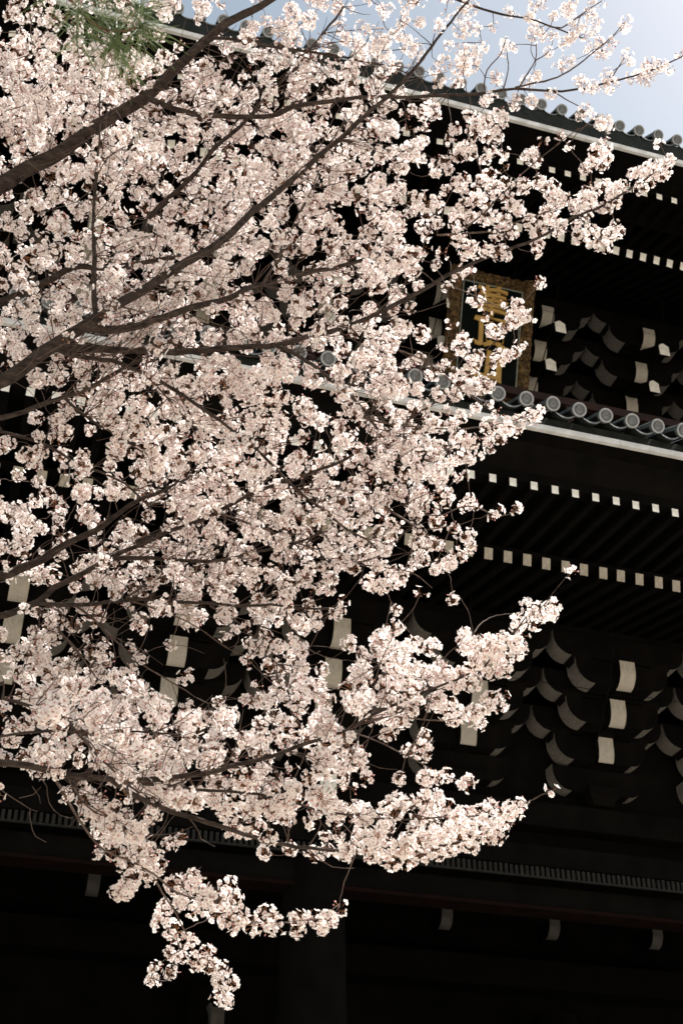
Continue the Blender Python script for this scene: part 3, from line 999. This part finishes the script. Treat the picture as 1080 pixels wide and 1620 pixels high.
# blossom balls along the right-hand edge of the crown, one by one: x,y,size
RIGHT = """
740,13,1 727,20,.9 745,45,.9 730,45,.8 760,40,.6 778,40,.6 805,15,.7 813,25,.6 838,22,.7 848,8,.8 855,5,.6 875,25,.7 897,15,1 905,5,.8 930,20,.8 937,12,.6 950,5,.6 845,55,.9 850,42,.9 860,55,.7 875,55,.8 893,65,.9 905,62,.9 923,50,1 915,40,.9 945,35,.7 940,50,.7 992,33,.9 985,40,.5 747,85,1.1 735,80,.9 765,75,.9 750,100,1 735,110,1.1 725,125,1 730,95,.9 802,70,.9 797,80,.6 810,75,.6 870,80,.75 937,75,.95 955,80,.9 945,68,.7 950,88,.7 968,65,.4 992,87,.8 993,97,.5 893,100,.9 905,98,.7 885,105,.6 783,122,.8 787,130,.6 833,125,.8 850,120,.7 1030,100,1 1043,105,.9 1020,112,1 1008,118,.9 1025,125,.9 1050,105,.7 1060,108,.5 995,125,.6 962,120,.8 968,137,.9 960,132,.7 925,132,.9 915,128,.7 937,140,.8 870,148,.75 765,158,.85 775,150,.7 815,160,.75 812,165,.5 843,158,.75 838,162,.5 925,175,.9 935,180,.7 918,182,.6 955,190,1 962,200,.8 948,198,.7 740,180,.8 755,190,1.1 770,190,1.1 788,180,1 797,185,.8 752,210,1 770,215,1 790,200,.9 785,215,.8 735,230,1 725,240,.9 745,240,.9 775,235,.8 765,250,.8 795,240,.5 797,262,.5 840,240,.9 845,252,.8 835,248,.6 857,220,.6 887,212,.5 897,230,.45 955,230,1 945,240,1 957,245,.9 935,255,.9 925,265,.8 950,258,.9 1030,260,.9 1045,262,.9 1020,268,.9 1058,255,.7 1040,228,.35
728,283,1 725,295,.8 760,285,.9 775,275,.8 750,310,1.1 770,320,1 735,330,1 725,345,1 745,345,.9 785,300,1 800,292,.8 825,295,.9 850,285,.9 860,295,.7 872,295,.8 800,315,.9 820,327,1 810,325,.7 868,310,.6 880,312,.9 890,315,.8 880,322,.8 930,300,.9 935,310,.9 920,315,.9 910,325,.9 930,325,.9 925,338,.8 955,298,1 970,300,.9 985,295,.9 965,310,.8 975,320,.8 958,325,.8 950,330,.7 1005,275,1 1020,285,1 1030,275,1 1045,278,.8 1012,295,.8 1055,265,.8 768,342,1 790,345,.9 800,350,.9 840,350,1 860,350,1 875,345,1 890,355,.9 865,335,.9 850,365,.9 810,365,.8 785,372,.8 880,365,.8 935,365,1 950,372,1 965,370,.9 975,358,.8 980,365,.7 940,382,1 955,388,.9 915,372,.8 910,355,.8 730,385,1 750,392,1.1 765,395,.9 740,400,.9 790,402,.9 800,405,.7 850,388,.8 845,395,.6 725,370,.9 733,430,.5 745,420,.5 720,435,.6 752,467,1.1 757,480,.5 852,447,.45 818,480,.8 803,475,.45 815,500,1 830,500,.9 838,502,.6 810,512,.7 770,499,.5 778,525,.8 790,530,.7 800,520,.6 733,535,.9
725,548,1 735,555,.9 750,575,.9 740,590,1 755,565,.7 790,565,.9 800,560,.8 812,555,.8 823,545,.5 780,572,.6 730,610,1 745,615,.9 760,613,1 772,608,.8 779,597,.5 750,645,.8 773,637,.6 782,648,.5 730,660,.9 772,672,1 797,670,1.05 800,680,.9 820,665,.9 835,658,.9 850,652,.9 845,660,.7 818,682,.6 725,690,.9 750,698,.9 740,705,.8 775,700,.8 790,695,.7 772,712,.5 730,722,.9 745,730,.7 757,722,.6 723,752,.7 733,748,.5 745,790,.8 750,800,.6 735,803,.7 778,812,.5 790,810,.5 820,800,.6 815,808,.5 737,845,.9 722,880,.9 745,862,.7
735,1003,.7 740,1020,1 750,1015,1 730,1022,.9 763,1022,1.1 780,1018,1.1 795,1012,.9 790,1030,.9 770,1045,1.1 790,1052,1.1 750,1050,1 800,1045,.9 733,1062,.9 745,1080,.9 725,1070,.8 780,1065,.9 815,1018,.9 822,1025,.8 818,1035,.8 825,1010,.6 818,988,.9 828,985,.8 845,985,.6 837,962,.9 848,968,.8 868,965,.9 872,975,.7 862,978,.6 797,1102,.4 775,1108,.9 790,1118,.6 765,1115,.8 755,1130,.9 745,1135,.9 730,1130,.9 760,1145,.7
742,1240,.85 732,1288,.9 725,1300,.9 750,1290,1 765,1288,1 775,1280,.8 795,1285,.8 810,1282,1 822,1278,.9 800,1300,.8 780,1308,.9 760,1312,.9 740,1312,.9 790,1322,.8 772,1325,.8 742,1338,.8 750,1330,.7 725,1330,.9
"""
EXTRA += [tuple(float(c) for c in q.split(',')) for q in RIGHT.split()]
clusters = []                                     # px x, px y, size
for r, s in enumerate(rows):
    for c, ch in enumerate(s):
        d = int(ch) / 10.0
        if d <= 0 or c >= 24:
            continue
        lam = -math.log(1 - min(d, 0.88)) * 900 / 400.0
        k = int(lam) + (1 if random.random() < lam - int(lam) else 0)
        if d >= 0.3 and k == 0:
            k = 1
        for _ in range(k):
            clusters.append((c * 30 + random.uniform(-2, 32), r * 30 + random.uniform(-2, 32), random.choice((random.uniform(0.45, 0.75), random.uniform(0.75, 1.12))) if d > 0.35 else random.uniform(0.5, 0.85)))
n_front = len(clusters)
for r, s in enumerate(rows):                       # boughs farther back, seen through the gaps
    for c, ch in enumerate(s[:24]):
        d = int(ch) / 10.0
        if d >= 0.55:
            for _ in range(int(random.random() < 0.85) + int(random.random() < (d - 0.55) * 1.6)):
                clusters.append((c * 30 + random.uniform(0, 30), r * 30 + random.uniform(0, 30), random.uniform(0.7, 1.1)))
n_back = len(clusters)
clusters += [(x + random.uniform(-3, 3), y + random.uniform(-3, 3), s) for x, y, s in EXTRA]
n_in = len(clusters)
for r in range(-7, 42):                            # the crown goes on beyond the picture
    for c in range(-7, 24):
        if 0 <= r and c >= 0:
            continue
        for _ in range(1 if random.random() < 0.75 else 0):
            clusters.append((c * 30 + random.uniform(0, 30), r * 30 + random.uniform(0, 30), random.uniform(0.8, 1.1)))
clusters = np.array(clusters)
NCL = len(clusters)

# distance of each cluster: that of the limb it hangs on
cz = np.zeros(NCL)
thick = node_w * 2 * F_PX / node_px[:, 2]
for i in range(NCL):
    dx = node_px[:, 0] - clusters[i, 0]
    dy = node_px[:, 1] - clusters[i, 1]
    dd = np.hypot(dx, dy)
    near = np.argsort(dd)[:14]
    wgt = 1.0 / (dd[near] + 8) ** 1.2
    j = near[np.searchsorted(np.cumsum(wgt / wgt.sum()), random.random() * 0.9999)]
    z = node_px[j, 2] + random.gauss(0.04, 0.16)
    # keep thick limbs mostly in view: what lies over them sits behind
    hit = (thick > 5.5) & (dd < thick * 0.5 + 15 * clusters[i, 2])
    if hit.any():
        zl = node_px[hit, 2].min()
        if z < zl + 0.1 and random.random() < 0.86:
            z = zl + random.uniform(0.10, 0.5)
    if n_front <= i < n_back:
        z += random.uniform(0.35, 1.3)
    cz[i] = z
cpos = np.array([atz(x, y, z) for (x, y, s), z in zip(clusters, cz)])

# twigs: each cluster is joined to the nearest limb or to an earlier twig
tw_v, tw_t, tw_n = [], [], 0
dist = np.full(NCL, 1e9)
par = np.zeros((NCL, 3))
for i in range(NCL):
    d = np.linalg.norm(node_xyz - cpos[i], axis=1)
    j = int(np.argmin(d))
    dist[i], par[i] = d[j], node_xyz[j]
todo = np.ones(NCL, bool)
cdir = np.zeros((NCL, 3))


def add_twig(path, rad, k=4):
    global tw_n
    vv, tt = tube_arrays(path, rad, k, 0.08)
    tw_v.append(vv)
    tw_t.append(tt + tw_n)
    tw_n += len(vv)


for _ in range(NCL):
    i = int(np.argmin(np.where(todo, dist, 1e9)))
    todo[i] = False
    a, b = par[i], cpos[i]
    L0 = np.linalg.norm(b - a)
    m = max(3, int(L0 / 0.03) + 2)
    t = np.linspace(0, 1, m)[:, None]
    side = rng.normal(0, 1, 3) * L0 * 0.16
    path = a + (b - a) * t + side * (t * (1 - t) * 2) + rng.normal(0, 0.0025, (m, 3)) * np.sin(math.pi * t)
    r0 = min(0.0042, 0.0019 + L0 * 0.006)
    add_twig(path, np.linspace(r0, 0.0013, m), 4)
    cdir[i] = (path[-1] - path[-2]) / (np.linalg.norm(path[-1] - path[-2]) + 1e-9)
    for pnt in path[m // 3::2]:
        d = np.linalg.norm(cpos - pnt, axis=1) + 0.015
        upd = todo & (d < dist)
        dist[upd] = d[upd]
        par[upd] = pnt
# loose bare twigs along the limbs, in front of the flowers


def density(x, y):
    r, c = int(y // 30), int(x // 30)
    return int(rows[r][c]) if 0 <= r < len(rows) and 0 <= c < 24 else 0


made = 0
for _ in range(9000):
    if made >= 950:
        break
    j = random.randrange(len(node_xyz))
    x, y, z = node_px[j]
    L0 = random.uniform(0.12, 0.46)
    ang = random.uniform(-0.6, 1.2) if random.random() < 0.7 else random.uniform(-2.6, 2.6)
    Lp = L0 * F_PX / z
    if density(x, y) < 3 or density(x + Lp * math.cos(ang), y - Lp * math.sin(ang)) < 4:
        continue
    made += 1
    m = 9
    cur = node_xyz[j].copy()
    dv = atz(x + 10 * math.cos(ang), y - 10 * math.sin(ang), z + random.uniform(-0.026, -0.004)) - atz(x, y, z)
    dv /= np.linalg.norm(dv)
    bend = rng.normal(0, 0.09, 3)
    pts = [cur.copy()]
    for q_ in range(m):
        dv = dv + bend * 0.5 + rng.normal(0, 0.07, 3)
        dv /= np.linalg.norm(dv)
        cur = cur + dv * L0 / m
        pts.append(cur.copy())
    add_twig(pts, np.linspace(random.uniform(0.0020, 0.0036), 0.0010, m + 1), 4)
tw = link_mesh('twigs', tri_mesh('twigs', np.vstack(tw_v) - TRUNK, np.vstack(tw_t), [TWIGM], smooth=True), cherry)
tw['kind'] = 'stuff'


# flowers
def basis(nv):
    nv = nv / np.linalg.norm(nv)
    a = np.array([0, 0, 1.0]) if abs(nv[2]) < 0.9 else np.array([1.0, 0, 0])
    u = np.cross(nv, a)
    u /= np.linalg.norm(u)
    return np.stack([u, np.cross(nv, u), nv], 0)


def flower(Rr, g_, cup):
    """open five-petalled flower about +z, origin at its heart: verts, tris, materials, rad"""
    v, t, m, rd = [], [], [], []
    for k in range(5):
        a = k * 2 * math.pi / 5 + g_.normal(0, 0.06)
        tl_ = cup + g_.normal(0, 0.14)
        s = Rr * g_.uniform(0.92, 1.08)
        tw_ = g_.normal(0, 0.18)
        loc = [(0.06, 0.0, 0.0), (0.62, 0.42, 0.0), (0.98, 0.20, -0.05), (0.87, 0.0, -0.015), (0.98, -0.20, -0.05), (0.62, -0.42, 0.0), (0.52, 0, -0.06)]
        b = len(v)
        for (x, y, z) in loc:
            z = z + y * tw_
            X = (x * math.cos(tl_) - z * math.sin(tl_)) * s
            Z = (x * math.sin(tl_) + z * math.cos(tl_)) * s
            Y = y * s
            v.append((X * math.cos(a) - Y * math.sin(a), X * math.sin(a) + Y * math.cos(a), Z))
            rd.append(x)
        for i in range(6):
            t.append((b + i, b + (i + 1) % 6, b + 6))
            m.append(0)
    b = len(v)                                       # heart with stamens
    for k in range(5):
        a = k * 2 * math.pi / 5 + 0.6
        v.append((0.14 * Rr * math.cos(a), 0.14 * Rr * math.sin(a), 0.10 * Rr))
        rd.append(0)
    v.append((0, 0, 0.26 * Rr))
    rd.append(0)
    for k in range(5):
        t.append((b + k, b + (k + 1) % 5, b + 5))
        m.append(1)
    return v, t, m, rd


def stalk(p0, p1, r, v, t, m, rd, mat=2):
    p0, p1 = np.asarray(p0, float), np.asarray(p1, float)
    B = basis(p1 - p0 + 1e-9)
    b = len(v)
    for p, rr in ((p0, r * 0.8), (p1, r)):
        for k in range(3):
            a = k * 2 * math.pi / 3
            v.append(tuple(p + rr * (math.cos(a) * B[0] + math.sin(a) * B[1])))
            rd.append(0)
    for k in range(3):
        k2 = (k + 1) % 3
        t += [(b + k, b + k2, b + 3 + k2), (b + k, b + 3 + k2, b + 3 + k)]
        m += [mat, mat]


def cluster_proto(seed, nfl, spread, nbud, elong):
    g_ = np.random.default_rng(seed)
    v, t, m, rd = [], [], [], []
    dirs = []
    while len(dirs) < nfl:
        d = g_.normal(0, 1, 3)
        d /= np.linalg.norm(d)
        if d[2] < -0.80:
            continue
        if all(np.dot(d, e) < 0.84 for e in dirs) or g_.random() < 0.10:
            dirs.append(d)
    for d in dirs:
        ln = g_.uniform(0.72, 1.0) * spread
        p = d * ln
        p[2] *= elong
        nrm = d * 1.0 + g_.normal(0, 0.38, 3)
        B = basis(nrm)
        fv, ft, fmm, fr = flower(0.0185 * g_.uniform(0.9, 1.1), g_, g_.uniform(0.08, 0.55))
        b = len(v)
        v += [tuple(np.array(q) @ B + p) for q in fv]
        t += [tuple(x + b for x in q) for q in ft]
        m += fmm
        rd += fr
        stalk(p * 0.25 + g_.normal(0, 0.004, 3), p - B[2] * 0.002, 0.0013, v, t, m, rd)
    for _ in range(nbud):
        d = g_.normal(0, 1, 3)
        d /= np.linalg.norm(d)
        p = d * spread * g_.uniform(0.6, 1.05)
        stalk(p * 0.3, p, 0.0010, v, t, m, rd)
        B = basis(d)
        b = len(v)
        s = g_.uniform(0.0045, 0.0065)
        for (x, y, z) in ((0, 0, -0.2), (1, 0, 0.7), (-0.5, 0.87, 0.7), (-0.5, -0.87, 0.7), (0, 0, 2.2)):
            v.append(tuple(np.array((x, y, z)) * s @ B + p))
            rd.append(0)
        t += [(b, b + 2, b + 1), (b, b + 3, b + 2), (b, b + 1, b + 3), (b + 1, b + 2, b + 4), (b + 2, b + 3, b + 4), (b + 3, b + 1, b + 4)]
        m += [2, 2, 2, 3, 3, 3]
    for _ in range(2 + nfl // 4):                     # unfolding bronze leaflets and bracts
        d = g_.normal(0, 1, 3)
        d /= np.linalg.norm(d)
        p = d * spread * g_.uniform(0.35, 0.95)
        B = basis(d + g_.normal(0, 0.5, 3))
        s_ = g_.uniform(0.008, 0.016)
        b = len(v)
        for q in ((0, 0, 0), (0.28, 0.1, 0.5), (0, 0, 1.0), (-0.28, 0.1, 0.5)):
            v.append(tuple(np.array(q) * s_ @ B + p))
            rd.append(0)
        t += [(b, b + 1, b + 2), (b, b + 2, b + 3)]
        m += [2, 2]
    return np.array(v), np.array(t), np.array(m), np.array(rd)


protos = []
for k in range(16):
    nf = [13, 14, 15, 16, 16, 18, 18, 20, 22, 15, 18, 16][k] if k < 12 else [3, 4, 5, 6][k - 12]
    protos.append(cluster_proto(100 + k, nf, [0.046, 0.050, 0.054, 0.058][k % 4] if k < 12 else 0.034, [1, 3, 0, 4, 2, 1][k % 6], [1.0, 1.15, 0.9][k % 3]))
pmesh = [tri_mesh('blossom_cluster', *p_[:2], FLOWER_MATS, p_[2], p_[3]) for p_ in protos]

score = clusters[:, 2] / cz
inframe = (clusters[:, 0] > 8) & (clusters[:, 0] < 1072) & (clusters[:, 1] > 8) & (clusters[:, 1] < 1612)
order = np.argsort(-np.where(inframe, score, 0))
singles = set(order[:300].tolist())
bv, bt, bm, brd, bn = [], [], [], [], 0
for i in range(NCL):
    s = clusters[i, 2]
    k = random.randrange(12) if s > 0.62 else 12 + random.randrange(4)
    sc = s * random.uniform(0.92, 1.06) if k < 12 else random.uniform(0.9, 1.05)
    up = cdir[i] * 0.6 + np.array([0, 0, -0.2]) + rng.normal(0, 0.5, 3)
    B = basis(up)
    a = random.uniform(0, 6.283)
    ca, sa = math.cos(a), math.sin(a)
    M = np.array([[ca, sa, 0], [-sa, ca, 0], [0, 0, 1]]) @ B * sc
    if i in singles:
        o = bpy.data.objects.new('blossom_cluster', pmesh[k])
        col.objects.link(o)
        o.parent = cherry
        m4 = Matrix([[*M.T[0], 0], [*M.T[1], 0], [*M.T[2], 0], [0, 0, 0, 1]])
        o.matrix_local = Matrix.Translation(Vector(cpos[i] - TRUNK)) @ m4
    else:
        pv, ptr, pm, prd = protos[k]
        bv.append(pv @ M + cpos[i] - TRUNK)
        bt.append(ptr + bn)
        bm.append(pm)
        brd.append(prd)
        bn += len(pv)
bl = link_mesh('blossoms', tri_mesh('blossoms', np.vstack(bv), np.vstack(bt), FLOWER_MATS, np.concatenate(bm), np.concatenate(brd)), cherry)
bl['kind'] = 'stuff'

# ------------------------------------------------------------------ pine spray at the top
PT = np.array([-1.9, 1.5, 0.0])
pine = empty('pine_tree', PT)
pine['label'] = 'pine tree with long green needles reaching over the cherry boughs'
pine['category'] = 'tree'
pz = 3.3
ptp = catmull([(-1.9, 1.5, -0.1), (-1.85, 1.52, 1.2), (-1.95, 1.5, 2.6), (-1.85, 1.55, 4.0), (-1.9, 1.5, 5.5), (-1.8, 1.55, 6.8)], 0.12)
vv, tt = tube_arrays(ptp, np.linspace(0.17, 0.05, len(ptp)), 12, 0.05)
link_mesh('trunk', tri_mesh('trunk', vv - PT, tt, [PINEB], smooth=True), pine)
PB = [
 (9, 5, [(-1.86, 1.55, 4.35), (-1.2, 1.75, 4.75)], [(60, -70), (95, -20), (123, 13)]),
 (5, 3, None, [(123, 13), (123, 35), (123, 58)]),
 (5, 4, None, [(95, -20), (140, 30), (173, 52), (182, 67)]),
 (4, 3, None, [(165, 46), (195, 48), (217, 42)]),
 (4, 3, None, [(60, -70), (150, -30), (190, -10), (212, 10)]),
]
for w0, w1, pre, pts in PB:
    q = np.array([[*atz(x, y, pz), w0 + (w1 - w0) * i / (len(pts) - 1)] for i, (x, y) in enumerate(pts)])
    q[:, 3] *= pz / F_PX / 2
    if pre:
        q = np.vstack([[[*pre[0], 0.028], [*pre[1], 0.018]], q])
    cq = catmull(q, 0.03)
    vv, tt = tube_arrays(cq[:, :3], cq[:, 3], 7, 0.12)
    link_mesh('branch', tri_mesh('branch', vv - cq[0, :3], tt, [PINEB], smooth=True), pine, cq[0, :3] - PT)
for (x, y, dxp, dyp, nn_) in [(123, 14, 20, 40, 46), (123, 58, 5, 60, 26), (178, 58, 30, 50, 62), (185, 70, 10, 60, 46), (217, 42, 50, 30, 62), (212, 10, 40, 0, 46), (160, 30, 30, -20, 34), (95, -15, -40, 30, 34), (190, -12, 20, -30, 30), (240, 60, 40, 40, 0)]:
    if not nn_:
        continue
    c0 = atz(x, y, pz + random.uniform(-0.03, 0.03))
    ax = atz(x + dxp, y + dyp, pz) - atz(x, y, pz)
    ax /= np.linalg.norm(ax)
    V_, T_, nb = [], [], 0
    for _ in range(int(nn_ * 0.9)):
        d = ax * 0.35 + rng.normal(0, 0.6, 3)
        d /= np.linalg.norm(d)
        ln = random.uniform(0.09, 0.15)
        st = c0 + rng.normal(0, 0.007, 3)
        bend = rng.normal(0, 0.12, 3)
        path = [st + d * ln * t + bend * ln * t * t for t in (0, 0.33, 0.67, 1)]
        vv, tt = tube_arrays(path, [0.0009, 0.0011, 0.0009, 0.0004], 3)
        V_.append(vv)
        T_.append(tt + nb)
        nb += len(vv)
    link_mesh('needle_tuft', tri_mesh('needle_tuft', np.vstack(V_) - c0, np.vstack(T_), [NEEDLE]), pine, c0 - PT)
